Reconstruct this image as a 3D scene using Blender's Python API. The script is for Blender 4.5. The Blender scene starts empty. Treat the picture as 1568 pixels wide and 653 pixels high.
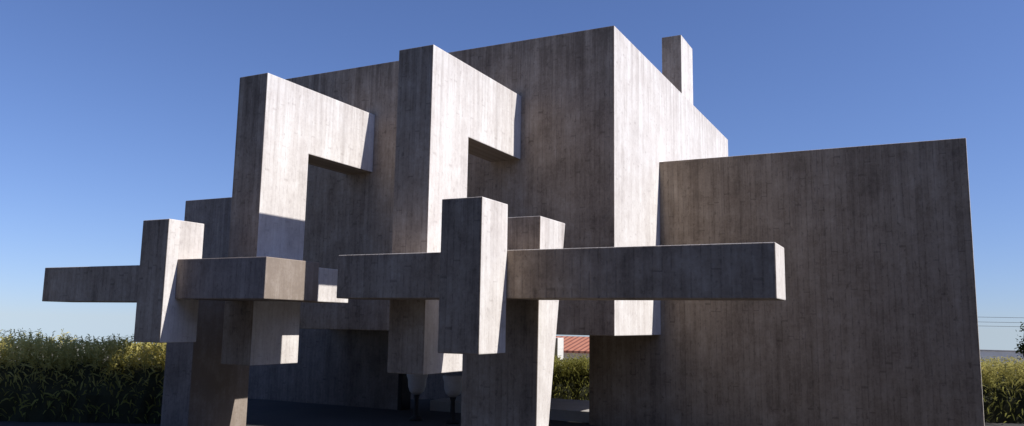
import bpy, bmesh, math, random
import numpy as np
from mathutils import Vector, Matrix
random.seed(7); np.random.seed(7)
scene=bpy.context.scene

# ------------------------------------------------------------ node helpers
def new_mat(name):
    m=bpy.data.materials.new(name); m.use_nodes=True
    nt=m.node_tree; nt.nodes.clear()
    return m,nt
class N:
    def __init__(s,nt): s.nt=nt
    def n(s,t,**kw):
        x=s.nt.nodes.new(t)
        for k,v in kw.items(): setattr(x,k,v)
        return x
    def link(s,a,b): s.nt.links.new(a,b)
    def setin(s,node,i,v):
        if v is None: return
        if isinstance(v,bpy.types.NodeSocket): s.link(v,node.inputs[i])
        else: node.inputs[i].default_value=v
    def math(s,op,a,b=None,c=None,clamp=False):
        x=s.n('ShaderNodeMath',operation=op,use_clamp=clamp)
        s.setin(x,0,a); s.setin(x,1,b); s.setin(x,2,c)
        return x.outputs[0]
    def comb(s,x,y,z):
        n=s.n('ShaderNodeCombineXYZ'); s.setin(n,0,x); s.setin(n,1,y); s.setin(n,2,z); return n.outputs[0]
    def noise(s,vec,scale,detail=4,rough=.55):
        n=s.n('ShaderNodeTexNoise'); s.link(vec,n.inputs['Vector'])
        n.inputs['Scale'].default_value=scale; n.inputs['Detail'].default_value=detail; n.inputs['Roughness'].default_value=rough
        return n.outputs['Fac']
    def white(s,vec):
        n=s.n('ShaderNodeTexWhiteNoise',noise_dimensions='3D'); s.link(vec,n.inputs['Vector']); return n.outputs['Value']
    def mr(s,v,a,b,c,d):
        n=s.n('ShaderNodeMapRange'); s.setin(n,0,v)
        for i,q in enumerate((a,b,c,d)): n.inputs[1+i].default_value=q
        return n.outputs[0]
    def mix(s,f,a,b,bt='MIX'):
        n=s.n('ShaderNodeMix',data_type='RGBA',blend_type=bt)
        s.setin(n,0,f)
        for i,v in ((6,a),(7,b)):
            if isinstance(v,bpy.types.NodeSocket): s.link(v,n.inputs[i])
            else: n.inputs[i].default_value=(*v,1) if len(v)==3 else v
        return n.outputs[2]

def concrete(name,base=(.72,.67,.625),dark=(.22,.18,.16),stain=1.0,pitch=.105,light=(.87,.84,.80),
             shade_base=(.31,.242,.183),shade_light=(.47,.385,.305),shade_dark=(.075,.054,.042)):
    """board-marked concrete; the +-Y and downward faces are painted darker
       and browner to deepen their shade, the others paler to read as sunlit."""
    m,nt=new_mat(name); g=N(nt)
    tc=g.n('ShaderNodeTexCoord'); geo=g.n('ShaderNodeNewGeometry')
    sp=g.n('ShaderNodeSeparateXYZ'); g.link(tc.outputs['Object'],sp.inputs[0])
    sn=g.n('ShaderNodeSeparateXYZ'); g.link(geo.outputs['True Normal'],sn.inputs[0])
    gen=g.n('ShaderNodeSeparateXYZ'); g.link(tc.outputs['Generated'],gen.inputs[0])
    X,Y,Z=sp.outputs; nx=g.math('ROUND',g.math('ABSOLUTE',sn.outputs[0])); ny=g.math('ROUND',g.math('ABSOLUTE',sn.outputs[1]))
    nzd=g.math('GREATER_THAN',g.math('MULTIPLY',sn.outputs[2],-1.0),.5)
    shade_side=g.math('MAXIMUM',ny,nzd)  # mask of the faces whose colour carries painted shade
    amt=g.mr(shade_side,0,1,.62,1)
    s=g.math('ADD',g.math('MULTIPLY',X,g.math('SUBTRACT',1.0,nx)),g.math('MULTIPLY',Y,nx))
    s=g.math('ADD',s,g.math('MULTIPLY',nx,31.7))
    u=g.math('DIVIDE',s,pitch)
    bid=g.math('FLOOR',u); fr=g.math('FRACT',u)
    r1=g.white(g.comb(bid,3.3,1.1))
    seg=g.math('ADD',g.math('DIVIDE',Z,2.4),g.math('MULTIPLY',r1,7.0))
    sid=g.math('FLOOR',seg); sf=g.math('FRACT',seg)
    r2=g.white(g.comb(bid,sid,5.0))
    edge=g.math('ABSOLUTE',g.math('SUBTRACT',fr,.5))
    seam=g.mr(edge,.36,.5,0,1)
    sn2=g.noise(g.comb(g.math('MULTIPLY',s,3.0),g.math('MULTIPLY',Z,3.2),0.0),1.5,5,.75)
    seam=g.math('MULTIPLY',seam,g.mr(sn2,.42,.60,0,1))
    pk=g.noise(g.comb(g.math('MULTIPLY',s,12.0),2.2,g.math('MULTIPLY',Z,8.0)),1.0,4,.65)
    pock=g.mr(pk,.59,.70,0,1)
    joint=g.mr(g.math('ABSOLUTE',g.math('SUBTRACT',sf,.5)),.486,.5,0,1)
    jn=g.white(g.comb(bid,sid,9.0)); joint=g.math('MULTIPLY',joint,g.math('GREATER_THAN',jn,.5))
    grain=g.noise(g.comb(g.math('MULTIPLY',s,22.0),g.math('MULTIPLY',r1,40.0),g.math('MULTIPLY',Z,3.5)),1.0,5,.7)
    streak=g.noise(g.comb(g.math('MULTIPLY',s,1.7),1.7,g.math('MULTIPLY',Z,.16)),1.0,6,.66)
    streak2=g.noise(g.comb(g.math('MULTIPLY',s,7.0),8.1,g.math('MULTIPLY',Z,.7)),1.0,5,.70)
    blot=g.noise(g.comb(s,0.0,Z),1.7,9,.74)
    fine=g.noise(g.comb(s,0.0,Z),16.0,6,.75)
    v=g.math('ADD',g.math('MULTIPLY',streak,.30),g.math('MULTIPLY',blot,.46))
    v=g.math('ADD',v,g.math('MULTIPLY',streak2,.24))
    v=g.math('ADD',v,g.math('MULTIPLY',g.math('SUBTRACT',grain,.5),.08))
    v=g.math('ADD',v,g.math('MULTIPLY',g.math('SUBTRACT',r1,.5),.035))
    v=g.math('ADD',v,g.math('MULTIPLY',g.math('SUBTRACT',r2,.5),.025))
    v=g.math('ADD',v,g.math('MULTIPLY',g.math('SUBTRACT',fine,.5),.22))
    def ramp3(d,b,l):
        r=g.n('ShaderNodeValToRGB'); g.link(v,r.inputs[0]); cr=r.color_ramp
        cr.elements[0].position=.34; cr.elements[0].color=(*[.66*p+q*.34 for p,q in zip(d,b)],1)
        cr.elements[1].position=.62; cr.elements[1].color=(*l,1)
        e=cr.elements.new(.475); e.color=(*b,1)
        return r.outputs[0]
    col=g.mix(shade_side,ramp3([.5*a+.5*b for a,b in zip(dark,base)],base,light),ramp3(shade_dark,shade_base,shade_light))
    dk=g.mix(shade_side,[1.3*d for d in dark],shade_dark)
    tn=g.noise(g.comb(g.math('MULTIPLY',s,5.0),4.0,g.math('MULTIPLY',Z,.14)),1.0,6,.75)
    run=g.math('ADD',gen.outputs[2],g.math('MULTIPLY',g.math('SUBTRACT',tn,.5),2.1))
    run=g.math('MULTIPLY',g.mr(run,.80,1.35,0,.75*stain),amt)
    col=g.mix(run,col,dk)
    lm=g.noise(g.comb(g.math('MULTIPLY',s,3.0),14.0,g.math('MULTIPLY',Z,.25)),1.0,6,.75)
    col=g.mix(g.math('MULTIPLY',g.mr(lm,.56,.76,0,.30),shade_side),col,[1.15*c for c in shade_light])
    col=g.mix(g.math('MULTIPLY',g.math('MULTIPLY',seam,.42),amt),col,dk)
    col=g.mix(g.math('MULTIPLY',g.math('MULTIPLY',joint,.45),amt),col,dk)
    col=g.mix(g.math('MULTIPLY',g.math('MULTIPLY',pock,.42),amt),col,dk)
    b=g.n('ShaderNodeBsdfPrincipled'); g.link(col,b.inputs['Base Color']); b.inputs['Roughness'].default_value=.92
    b.inputs['Specular IOR Level'].default_value=.15
    h=g.math('SUBTRACT',g.math('ADD',g.math('MULTIPLY',grain,.25),g.math('MULTIPLY',r2,.4)),g.math('MULTIPLY',seam,.6))
    h=g.math('SUBTRACT',g.math('ADD',h,g.math('MULTIPLY',fine,.4)),g.math('MULTIPLY',pock,.3))
    bp=g.n('ShaderNodeBump'); bp.inputs['Strength'].default_value=.45; bp.inputs['Distance'].default_value=.012
    g.link(h,bp.inputs['Height']); g.link(bp.outputs[0],b.inputs['Normal'])
    o=g.n('ShaderNodeOutputMaterial'); g.link(b.outputs[0],o.inputs[0])
    return m

def simple(name,c1,c2,scale=3,rough=.9,bump=.3,dist=.02):
    m,nt=new_mat(name); g=N(nt)
    tc=g.n('ShaderNodeTexCoord')
    a=g.noise(tc.outputs['Object'],scale,6,.65); f=g.noise(tc.outputs['Object'],scale*22,3)
    v=g.math('ADD',g.math('MULTIPLY',a,.7),g.math('MULTIPLY',f,.3))
    col=g.mix(g.mr(v,.35,.65,0,1),c1,c2)
    b=g.n('ShaderNodeBsdfPrincipled'); g.link(col,b.inputs['Base Color']); b.inputs['Roughness'].default_value=rough
    bp=g.n('ShaderNodeBump'); bp.inputs['Strength'].default_value=bump; bp.inputs['Distance'].default_value=dist
    g.link(v,bp.inputs['Height']); g.link(bp.outputs[0],b.inputs['Normal'])
    o=g.n('ShaderNodeOutputMaterial'); g.link(b.outputs[0],o.inputs[0])
    return m

def leafmat(name,c1,c2,tip,z0,z1):
    m,nt=new_mat(name); g=N(nt)
    geo=g.n('ShaderNodeNewGeometry'); tc=g.n('ShaderNodeTexCoord')
    sp=g.n('ShaderNodeSeparateXYZ'); g.link(tc.outputs['Object'],sp.inputs[0])
    nz=g.noise(tc.outputs['Object'],1.3,3)
    f=g.math('ADD',g.math('MULTIPLY',geo.outputs['Random Per Island'],.6),g.math('MULTIPLY',nz,.5))
    col=g.mix(f,c1,c2)
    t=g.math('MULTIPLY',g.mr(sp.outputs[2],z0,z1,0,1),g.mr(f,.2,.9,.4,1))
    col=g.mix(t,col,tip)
    d=g.n('ShaderNodeBsdfDiffuse'); t2=g.n('ShaderNodeBsdfTranslucent')
    g.link(col,d.inputs[0]); g.link(col,t2.inputs[0])
    mx=g.n('ShaderNodeMixShader'); mx.inputs[0].default_value=.45
    g.link(d.outputs[0],mx.inputs[1]); g.link(t2.outputs[0],mx.inputs[2])
    o=g.n('ShaderNodeOutputMaterial'); g.link(mx.outputs[0],o.inputs[0])
    return m

# ------------------------------------------------------------ geometry helpers
def add(name,me,mat,parent=None):
    o=bpy.data.objects.new(name,me); scene.collection.objects.link(o)
    if mat: me.materials.append(mat)
    if parent: o.parent=parent
    return o
def empty(name):
    o=bpy.data.objects.new(name,None); scene.collection.objects.link(o); o.empty_display_size=.3; return o
def bev(o,w=.014):
    b=o.modifiers.new('bevel','BEVEL'); b.width=w; b.segments=2; b.limit_method='ANGLE'
def hexa(name,v,mat,parent=None,bw=.014):
    me=bpy.data.meshes.new(name)
    f=[(0,3,2,1),(4,5,6,7),(0,1,5,4),(1,2,6,5),(2,3,7,6),(3,0,4,7)]
    me.from_pydata(v,[],f); me.update()
    o=add(name,me,mat,parent)
    if bw: bev(o,bw)
    return o
def box(name,x0,x1,y0,y1,z0,z1,mat,parent=None,bw=.014):
    return hexa(name,[(x0,y0,z0),(x1,y0,z0),(x1,y1,z0),(x0,y1,z0),(x0,y0,z1),(x1,y0,z1),(x1,y1,z1),(x0,y1,z1)],mat,parent,bw)
def prism_yz(name,poly,x0,x1,mat,parent=None,bw=.014):
    n=len(poly); v=[(x0,y,z) for y,z in poly]+[(x1,y,z) for y,z in poly]
    f=[tuple(range(n))[::-1],tuple(range(n,2*n))]+[(i,(i+1)%n,n+(i+1)%n,n+i) for i in range(n)]
    me=bpy.data.meshes.new(name); me.from_pydata(v,[],f)
    bm=bmesh.new(); bm.from_mesh(me); bmesh.ops.recalc_face_normals(bm,faces=bm.faces); bm.to_mesh(me); bm.free()
    o=add(name,me,mat,parent)
    if bw: bev(o,bw)
    return o

PH=math.radians(27.05)
G0=-.32
def site(F,R): # site grid aligned with the driveway
    return (-math.sin(PH)*F+math.cos(PH)*R, math.cos(PH)*F+math.sin(PH)*R)
def ss(t):
    t=np.clip(t,0,1); return t*t*(3-2*t)
def ground_z(x,y):
    F=-math.sin(PH)*x+math.cos(PH)*y
    r=np.sqrt(x*x+y*y)
    z=G0-.7*ss((F-24)/5)-.6*ss((F-30)/20)
    z=z-np.maximum(r-115,0)*.036
    return z

# ------------------------------------------------------------ the chapel
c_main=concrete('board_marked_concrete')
c_wall=concrete('board_marked_concrete_weathered',stain=.6,pitch=.115,shade_base=(.30,.232,.168),shade_light=(.44,.355,.27))
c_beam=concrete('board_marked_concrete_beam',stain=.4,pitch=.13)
c_low=concrete('board_marked_concrete_shaded',base=(.30,.245,.20),light=(.44,.375,.32),stain=.4,shade_base=(.23,.19,.165),shade_light=(.35,.295,.255))  # darker copy of the concrete, shade painted into its colour
darkm=simple('dark_timber',(.02,.018,.016),(.04,.035,.03),5)
ch=empty('concrete_chapel')
XM=-5.155
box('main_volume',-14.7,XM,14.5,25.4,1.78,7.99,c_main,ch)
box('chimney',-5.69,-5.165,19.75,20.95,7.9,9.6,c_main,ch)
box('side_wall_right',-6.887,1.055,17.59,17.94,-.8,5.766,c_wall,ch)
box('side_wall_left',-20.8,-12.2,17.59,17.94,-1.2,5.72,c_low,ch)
box('wall_end_shade',-12.25,-12.12,17.55,17.98,-.8,1.79,darkm,ch)  # dark strip added over the wall end to stand in for shade
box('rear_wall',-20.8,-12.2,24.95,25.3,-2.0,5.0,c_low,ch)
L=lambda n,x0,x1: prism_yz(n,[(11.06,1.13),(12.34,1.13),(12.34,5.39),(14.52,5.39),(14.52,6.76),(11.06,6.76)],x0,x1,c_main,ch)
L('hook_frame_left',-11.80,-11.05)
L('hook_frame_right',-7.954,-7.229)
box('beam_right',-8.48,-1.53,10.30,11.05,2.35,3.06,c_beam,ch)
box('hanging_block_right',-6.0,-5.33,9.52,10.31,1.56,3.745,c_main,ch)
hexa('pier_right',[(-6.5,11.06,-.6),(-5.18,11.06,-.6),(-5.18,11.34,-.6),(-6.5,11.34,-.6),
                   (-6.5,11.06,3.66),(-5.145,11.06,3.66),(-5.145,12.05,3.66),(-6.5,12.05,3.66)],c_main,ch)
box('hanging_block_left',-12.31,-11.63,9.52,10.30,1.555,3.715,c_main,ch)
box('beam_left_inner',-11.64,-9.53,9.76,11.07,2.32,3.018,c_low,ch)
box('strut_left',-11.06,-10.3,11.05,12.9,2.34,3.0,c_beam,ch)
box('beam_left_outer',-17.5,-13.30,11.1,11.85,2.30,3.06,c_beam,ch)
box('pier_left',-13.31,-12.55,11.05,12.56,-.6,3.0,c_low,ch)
pave=simple('pale_paving',(.40,.38,.35),(.52,.49,.45),2.0)
box('floor_slab',-11.5,-5.3,17.95,20.5,-.7,-.06,pave,ch)

# stone urns in the porch
urn_m=simple('pale_stone',(.45,.45,.46),(.62,.62,.62),5)
ped_m=simple('dark_bronze',(.02,.02,.02),(.05,.045,.04),5)
def lathe(name,prof,x,y,z0,mat,par):
    n=32; v=[];f=[]
    for r,z in prof:
        for i in range(n):
            a=2*math.pi*i/n; v.append((x+r*math.cos(a),y+r*math.sin(a),z0+z))
    for j in range(len(prof)-1):
        for i in range(n): f.append((j*n+i,j*n+(i+1)%n,(j+1)*n+(i+1)%n,(j+1)*n+i))
    me=bpy.data.meshes.new(name); me.from_pydata(v,[],f); me.update()
    for p in me.polygons: p.use_smooth=True
    add(name,me,mat,par)
def urn(x,y):
    root=empty('stone_urn')
    lathe('pedestal',[(0,0),(.16,0),(.16,.05),(.06,.12),(.05,.5),(.08,.6),(0,.6)],x,y,G0,ped_m,root)
    lathe('bowl',[(0,0),(.08,.01),(.17,.08),(.21,.2),(.22,.36),(.25,.44),(.25,.5),(.21,.5),(.17,.3),(0,.15)],x,y,G0+.59,urn_m,root)
urn(-10.62,16.0); urn(-9.62,16.0)

# ------------------------------------------------------------ ground
def build_ground():
    rad=[0]+list(np.linspace(2,60,45))+list(np.geomspace(65,6000,60))
    n=120; v=[(0,0,G0)];f=[]
    for r in rad[1:]:
        for i in range(n):
            a=2*math.pi*i/n; x=r*math.cos(a); y=r*math.sin(a); v.append((x,y,float(ground_z(x,y))))
    for i in range(n): f.append((0,1+i,1+(i+1)%n))
    for j in range(len(rad)-2):
        for i in range(n):
            a=1+j*n; b=a+n; f.append((a+i,b+i,b+(i+1)%n,a+(i+1)%n))
    me=bpy.data.meshes.new('ground'); me.from_pydata(v,[],f); me.update()
    for p in me.polygons: p.use_smooth=True
    m,nt=new_mat('ground_asphalt_and_field'); g=N(nt)
    tc=g.n('ShaderNodeTexCoord')
    a=g.noise(tc.outputs['Object'],.6,6,.65); f2=g.noise(tc.outputs['Object'],45,3)
    asph=g.mix(g.mr(f2,.3,.7,0,1),(.035,.034,.034),(.07,.067,.064))
    asph=g.mix(g.mr(a,.4,.7,0,.6),asph,(.085,.076,.066))
    big=g.noise(tc.outputs['Object'],.03,4); 
    field=g.mix(g.mr(big,.4,.6,0,1),(.34,.29,.22),(.42,.38,.31))
    field=g.mix(g.mr(a,.4,.6,0,.5),field,(.20,.19,.12))
    ln=g.n('ShaderNodeVectorMath',operation='LENGTH'); g.link(tc.outputs['Object'],ln.inputs[0])
    dd=g.math('ADD',ln.outputs['Value'],g.math('MULTIPLY',a,6.0))
    col=g.mix(g.mr(dd,31,34,0,1),asph,field)
    b=g.n('ShaderNodeBsdfPrincipled'); g.link(col,b.inputs['Base Color']); b.inputs['Roughness'].default_value=.92
    bp=g.n('ShaderNodeBump'); bp.inputs['Strength'].default_value=.4; bp.inputs['Distance'].default_value=.01
    g.link(f2,bp.inputs['Height']); g.link(bp.outputs[0],b.inputs['Normal'])
    o=g.n('ShaderNodeOutputMaterial'); g.link(b.outputs[0],o.inputs[0])
    add('ground',me,m)
build_ground()

# ------------------------------------------------------------ foliage
def blades(P,D,Lg,W,droop):
    n=len(P)
    rnd=np.random.normal(size=(n,3)); S=np.cross(D,rnd); S/=np.linalg.norm(S,axis=1)[:,None]+1e-9
    S*=W[:,None]
    mid=P+D*(Lg*.55)[:,None]; end=P+D*Lg[:,None]; end[:,2]-=droop*Lg; mid[:,2]-=droop*Lg*.2
    V=np.stack([P-S*.5,P+S*.5,mid+S,mid-S,end],1).reshape(-1,3)
    i=np.arange(n)*5
    quads=np.stack([i,i+1,i+2,i+3],1); tris=np.stack([i+3,i+2,i+4],1)
    return V,quads,tris
def mesh_from(name,V,quads,tris):
    me=bpy.data.meshes.new(name)
    me.vertices.add(len(V)); me.vertices.foreach_set('co',V.astype(np.float32).ravel())
    loops=np.concatenate([quads.ravel(),tris.ravel()])
    me.loops.add(len(loops)); me.loops.foreach_set('vertex_index',loops.astype(np.int32))
    st=np.concatenate([np.arange(len(quads))*4, len(quads)*4+np.arange(len(tris))*3])
    me.polygons.add(len(st)); me.polygons.foreach_set('loop_start',st.astype(np.int32))
    me.update(calc_edges=True); me.validate(); return me
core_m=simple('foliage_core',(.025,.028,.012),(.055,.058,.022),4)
def hedge(F,R0,R1,thick,h,mat,dens=900,slant=0,name='hedge',big=1.0,plume=True,ang=None):
    root=empty(name)
    ph=PH if ang is None else ang
    ln=R1-R0
    def pos(F_,r):
        return -math.sin(ph)*F_+math.cos(ph)*r, math.cos(ph)*F_+math.sin(ph)*r
    def topf(r): return h*(1+.018*np.sin(r*2.1)+.018*np.sin(r*5.3+1)+.014*np.sin(r*11.7))
    n=int(ln*dens)
    r=np.random.uniform(R0,R1,n); t=np.random.uniform(-thick/2,thick/2,n)
    hh=np.random.uniform(0,1,n)**.7
    x,y=pos(F+t+slant*(r-R0),r)
    z=ground_z(x,y)+hh*(topf(r)-.30*big)
    P=np.stack([x,y,z],1)
    D=np.random.normal(size=(n,3))*.55; D[:,2]=np.abs(D[:,2])+.5; D/=np.linalg.norm(D,axis=1)[:,None]
    Lg=np.random.uniform(.14,.34,n)*big; W=np.random.uniform(.009,.022,n)*big
    V,q,tr=blades(P,D,Lg,W,.35)
    add('leaves',mesh_from('leaves',V,q,tr),mat,root)
    if plume:  # arching feathery stems that break the top line
        k=int(ln*80); r=np.random.uniform(R0,R1,k); t=np.random.uniform(-thick/2,thick/2,k)
        x,y=pos(F+t,r); bz=ground_z(x,y)+topf(r)-.85; m=40
        a=np.random.uniform(0,2*np.pi,k); lean=np.random.uniform(.05,.28,k); ht=np.random.uniform(.35,.78,k)
        s=np.tile(np.linspace(.1,1,m),(k,1))
        PX=x[:,None]+np.cos(a)[:,None]*lean[:,None]*s**2; PY=y[:,None]+np.sin(a)[:,None]*lean[:,None]*s**2; PZ=bz[:,None]+ht[:,None]*s
        P=np.stack([PX,PY,PZ],2).reshape(-1,3); nn=len(P)
        D=np.random.normal(size=(nn,3)); D[:,2]=np.abs(D[:,2])*.6+.5; D/=np.linalg.norm(D,axis=1)[:,None]
        V,q,tr=blades(P,D,np.random.uniform(.06,.15,nn),np.random.uniform(.006,.013,nn),.45)
        add('plumes',mesh_from('plumes',V,q,tr),mat,root)
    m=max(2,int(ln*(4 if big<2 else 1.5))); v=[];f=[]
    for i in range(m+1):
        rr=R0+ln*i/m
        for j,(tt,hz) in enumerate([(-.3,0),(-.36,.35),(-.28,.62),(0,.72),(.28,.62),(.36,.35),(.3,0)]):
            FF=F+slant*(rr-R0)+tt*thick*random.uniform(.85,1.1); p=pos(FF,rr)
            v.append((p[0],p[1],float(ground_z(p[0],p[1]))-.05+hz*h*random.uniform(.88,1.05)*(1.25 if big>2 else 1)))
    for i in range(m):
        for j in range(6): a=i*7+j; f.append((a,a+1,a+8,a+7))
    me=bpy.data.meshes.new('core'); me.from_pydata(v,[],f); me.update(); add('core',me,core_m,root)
    return root
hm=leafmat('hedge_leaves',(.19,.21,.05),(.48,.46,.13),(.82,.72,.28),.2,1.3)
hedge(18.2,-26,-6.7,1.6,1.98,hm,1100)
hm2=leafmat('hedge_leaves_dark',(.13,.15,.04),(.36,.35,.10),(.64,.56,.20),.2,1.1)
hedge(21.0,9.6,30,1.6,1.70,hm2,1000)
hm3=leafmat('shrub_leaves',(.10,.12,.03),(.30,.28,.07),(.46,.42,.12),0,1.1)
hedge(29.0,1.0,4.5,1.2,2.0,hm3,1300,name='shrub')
# added out-of-view leaf rows, behind camera and at right, blocking low sky light
hm4=leafmat('sky_blocker_leaves',(.02,.035,.012),(.05,.065,.02),(.05,.06,.02),6,9)
hedge(-7,-34,12,3,12,hm4,160,name='sky_blocker',big=3.6,plume=False)
hedge(-14.5,-7,30,3,11.5,hm4,160,name='sky_blocker',big=3.6,plume=False,ang=math.radians(90))

def tree(name,x,y,h,rad,mat):
    root=empty(name); z0=float(ground_z(x,y))
    bark=simple('bark',(.06,.045,.03),(.12,.09,.06),6)
    v=[];f=[]
    def limb(a,b,ra,rb):
        a=Vector(a);b=Vector(b);d=(b-a).normalized();u=d.orthogonal();w=d.cross(u);s=len(v)
        for p,r in((a,ra),(b,rb)):
            for i in range(8):
                t=i*math.pi/4; v.append(tuple(p+(u*math.cos(t)+w*math.sin(t))*r))
        for i in range(8): f.append((s+i,s+(i+1)%8,s+8+(i+1)%8,s+8+i))
    limb((x,y,z0-.1),(x+.1,y,z0+h*.5),.16,.10)
    cl=[]
    for i in range(12):
        a=random.uniform(0,6.28); rr=rad*random.uniform(.2,.75)
        e=(x+rr*math.cos(a),y+rr*math.sin(a),z0+h*random.uniform(.5,.92)); cl.append(e)
        limb((x+.1,y,z0+h*random.uniform(.35,.5)),e,.07,.02)
    me=bpy.data.meshes.new('trunk'); me.from_pydata(v,[],f); me.update(); add('trunk',me,bark,root)
    C=np.array(cl); n=9000; idx=np.random.randint(0,len(C),n)
    P=C[idx]+np.random.normal(size=(n,3))*rad*.19
    D=np.random.normal(size=(n,3)); D/=np.linalg.norm(D,axis=1)[:,None]
    V,q,t=blades(P,D,np.random.uniform(.12,.3,n),np.random.uniform(.03,.06,n),.2)
    add('leaves',mesh_from('leaves',V,q,t),mat,root)
tm=leafmat('tree_leaves',(.02,.035,.01),(.06,.075,.02),(.08,.09,.03),2,4)
p=site(62,41.4); tree('tree',p[0],p[1],4.1,1.7,tm)

# ------------------------------------------------------------ distant buildings
white=simple('white_render',(.62,.60,.56),(.75,.73,.68),2)
gate=empty('garden_gatehouse')
gx0,gx1,gy0,gy1,gz1=-13.6,-11.85,27.1,27.65,1.47
box('pillar_right',-12.12,gx1,gy0,gy1,-1.8,gz1-.42,white,gate,.01)
box('pillar_left',gx0,-13.3,gy0,gy1,-1.8,gz1-.42,white,gate,.01)
box('lintel',gx0,gx1+.003,gy0-.003,gy1,gz1-.42,gz1,white,gate,.01)
box('door',-13.3,-12.12,gy0+.2,gy0+.26,-1.8,gz1-.42,darkm,gate,0)
def tile_mat():
    m,nt=new_mat('terracotta_tiles'); g=N(nt)
    tc=g.n('ShaderNodeTexCoord'); w=g.n('ShaderNodeTexWave',wave_type='BANDS',bands_direction='X')
    g.link(tc.outputs['Object'],w.inputs[0]); w.inputs['Scale'].default_value=.9; w.inputs['Distortion'].default_value=.4
    a=g.noise(tc.outputs['Object'],3,5)
    c=g.mix(a,(.50,.15,.07),(.70,.32,.19)); c=g.mix(g.mr(w.outputs['Fac'],0,.55,.8,0),c,(.15,.04,.025))
    b=g.n('ShaderNodeBsdfPrincipled'); g.link(c,b.inputs['Base Color']); b.inputs['Roughness'].default_value=.85
    o=g.n('ShaderNodeOutputMaterial'); g.link(b.outputs[0],o.inputs[0]); return m
tiles=tile_mat()
def house(cx,cy,w,d,z0,eave,ridge):
    root=empty('tiled_house')
    box('walls',cx-w/2,cx+w/2,cy-d/2,cy+d/2,z0,eave,white,root,.02)
    me=bpy.data.meshes.new('roof'); o=.45; t=.12
    x0,x1,y0,y1=cx-w/2-o,cx+w/2+o,cy-d/2-o,cy+d/2+o
    v=[(x0,y0,eave),(x1,y0,eave),(x1,y1,eave),(x0,y1,eave),(x0,cy,ridge),(x1,cy,ridge),
       (x0,y0,eave+t),(x1,y0,eave+t),(x1,y1,eave+t),(x0,y1,eave+t),(x0,cy,ridge+t),(x1,cy,ridge+t)]
    f=[(6,7,11,10),(8,9,10,11),(0,1,7,6),(2,3,9,8),(0,3,2,1),(0,6,10,9,3),(1,2,8,11,7)]
    me.from_pydata(v,[],f); me.update(); add('roof',me,tiles,root)
    for i in range(int(w//2.6)):
        wx=cx-w/2+1.2+i*2.6
        box('window_%d'%(i+1),wx,wx+.9,cy-d/2-.03,cy-d/2+.02,z0+1.0,z0+2.0,darkm,root,0)
house(-18.5,43,12,6,-1.9,.45,1.15)
bw=empty('boundary_wall')
p0=site(75,30)
box('wall',p0[0],p0[0]+60,p0[1],p0[1]+.3,-2.6,.25,white,bw,.02)
box('coping',p0[0]-.1,p0[0]+60.1,p0[1]-.06,p0[1]+.36,.25,.36,pave,bw,.02)

pl=empty('power_line')
wood=simple('pole_wood',(.08,.06,.045),(.14,.11,.08),5)
def rod(name,a,b,r,mat,par,sag=0,seg=1):
    v=[];f=[];a=Vector(a);b=Vector(b);k=6
    d=(b-a).normalized();u=d.cross(Vector((0,0,1)));
    if u.length<.01:u=Vector((1,0,0))
    u.normalize();w=d.cross(u)
    for j in range(seg+1):
        t=j/seg;p=a.lerp(b,t);p.z-=sag*4*t*(1-t)
        for i in range(k):
            q=i*2*math.pi/k; v.append(tuple(p+(u*math.cos(q)+w*math.sin(q))*r))
    for j in range(seg):
        for i in range(k): s=j*k; f.append((s+i,s+(i+1)%k,s+k+(i+1)%k,s+k+i))
    me=bpy.data.meshes.new(name);me.from_pydata(v,[],f);me.update();return add(name,me,mat,par)
A=site(90,28);B=site(90,85)
for i,q in enumerate((A,B)):
    rod('pole_%d'%(i+1),(q[0],q[1],-3.0),(q[0],q[1],4.3),.12,wood,pl)
for i,z in enumerate((3.75,3.2,2.75)):
    rod('wire_%d'%(i+1),(A[0],A[1],z),(B[0],B[1],z),.022,darkm,pl,.25,24)

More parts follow.
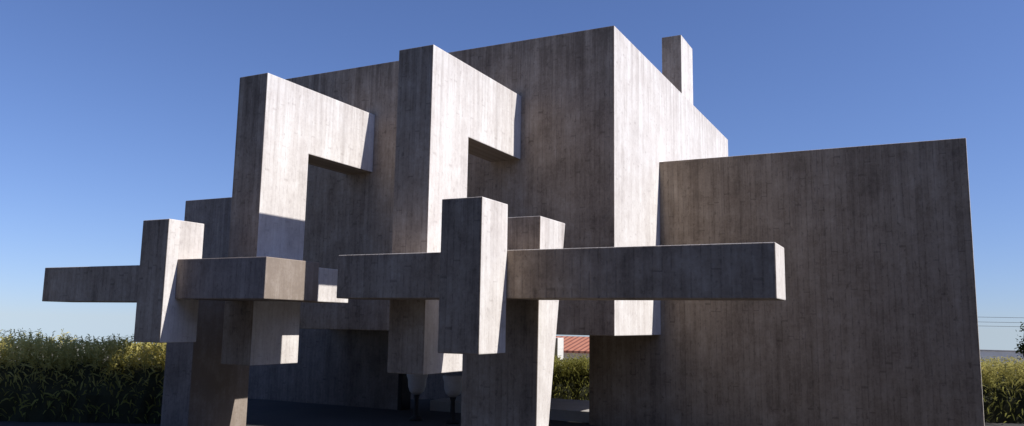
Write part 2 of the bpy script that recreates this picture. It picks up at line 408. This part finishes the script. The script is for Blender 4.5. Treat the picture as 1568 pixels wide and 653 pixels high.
# ------------------------------------------------------------ light
sd=Vector((1,.154,.89)).normalized()
el=math.asin(sd.z); az=math.atan2(sd.x,sd.y)
sl=bpy.data.lights.new('sun','SUN'); sl.energy=5; sl.angle=math.radians(.5); sl.color=(1,.965,.925)
so=bpy.data.objects.new('sun',sl); scene.collection.objects.link(so)
so.rotation_euler=sd.to_track_quat('Z','Y').to_euler(); so.location=(10,5,20)
w=bpy.data.worlds.new('World'); scene.world=w; w.use_nodes=True
nt=w.node_tree; nt.nodes.clear(); g=N(nt)
tc=g.n('ShaderNodeTexCoord'); sp=g.n('ShaderNodeSeparateXYZ'); g.link(tc.outputs['Generated'],sp.inputs[0])
zz=g.math('ADD',g.math('MAXIMUM',sp.outputs[2],0.0),.035)
nv=g.n('ShaderNodeVectorMath',operation='NORMALIZE'); g.link(g.comb(sp.outputs[0],sp.outputs[1],zz),nv.inputs[0])
sk=g.n('ShaderNodeTexSky',sky_type='NISHITA'); sk.sun_disc=False; sk.sun_elevation=el; sk.sun_rotation=az
g.link(nv.outputs[0],sk.inputs[0])
sk.altitude=0; sk.air_density=1.0; sk.dust_density=.4; sk.ozone_density=2.0
tint=g.mix(1.0,sk.outputs[0],(1.10,1.22,1.72),'MULTIPLY')
bg=g.n('ShaderNodeBackground'); bg.inputs[1].default_value=.076
g.link(tint,bg.inputs[0]); o=g.n('ShaderNodeOutputWorld'); g.link(bg.outputs[0],o.inputs[0])

# ------------------------------------------------------------ camera
cam=bpy.data.cameras.new('camera'); co=bpy.data.objects.new('camera',cam); scene.collection.objects.link(co)
th=math.radians(7.92); rho=.0166
r0=Vector((math.cos(PH),math.sin(PH),0)); fw=Vector((-math.sin(PH)*math.cos(th),math.cos(PH)*math.cos(th),math.sin(th)))
u0=r0.cross(fw); r=r0*math.cos(rho)+u0*math.sin(rho); u=u0*math.cos(rho)-r0*math.sin(rho)
M=Matrix((( r.x,u.x,-fw.x,0),(r.y,u.y,-fw.y,0),(r.z,u.z,-fw.z,2.0),(0,0,0,1)))
co.matrix_world=M; cam.sensor_width=36; cam.lens=27.71; cam.clip_end=10000; cam.clip_start=.1
scene.camera=co
scene.view_settings.view_transform='Standard'; scene.view_settings.look='None'; scene.view_settings.exposure=0
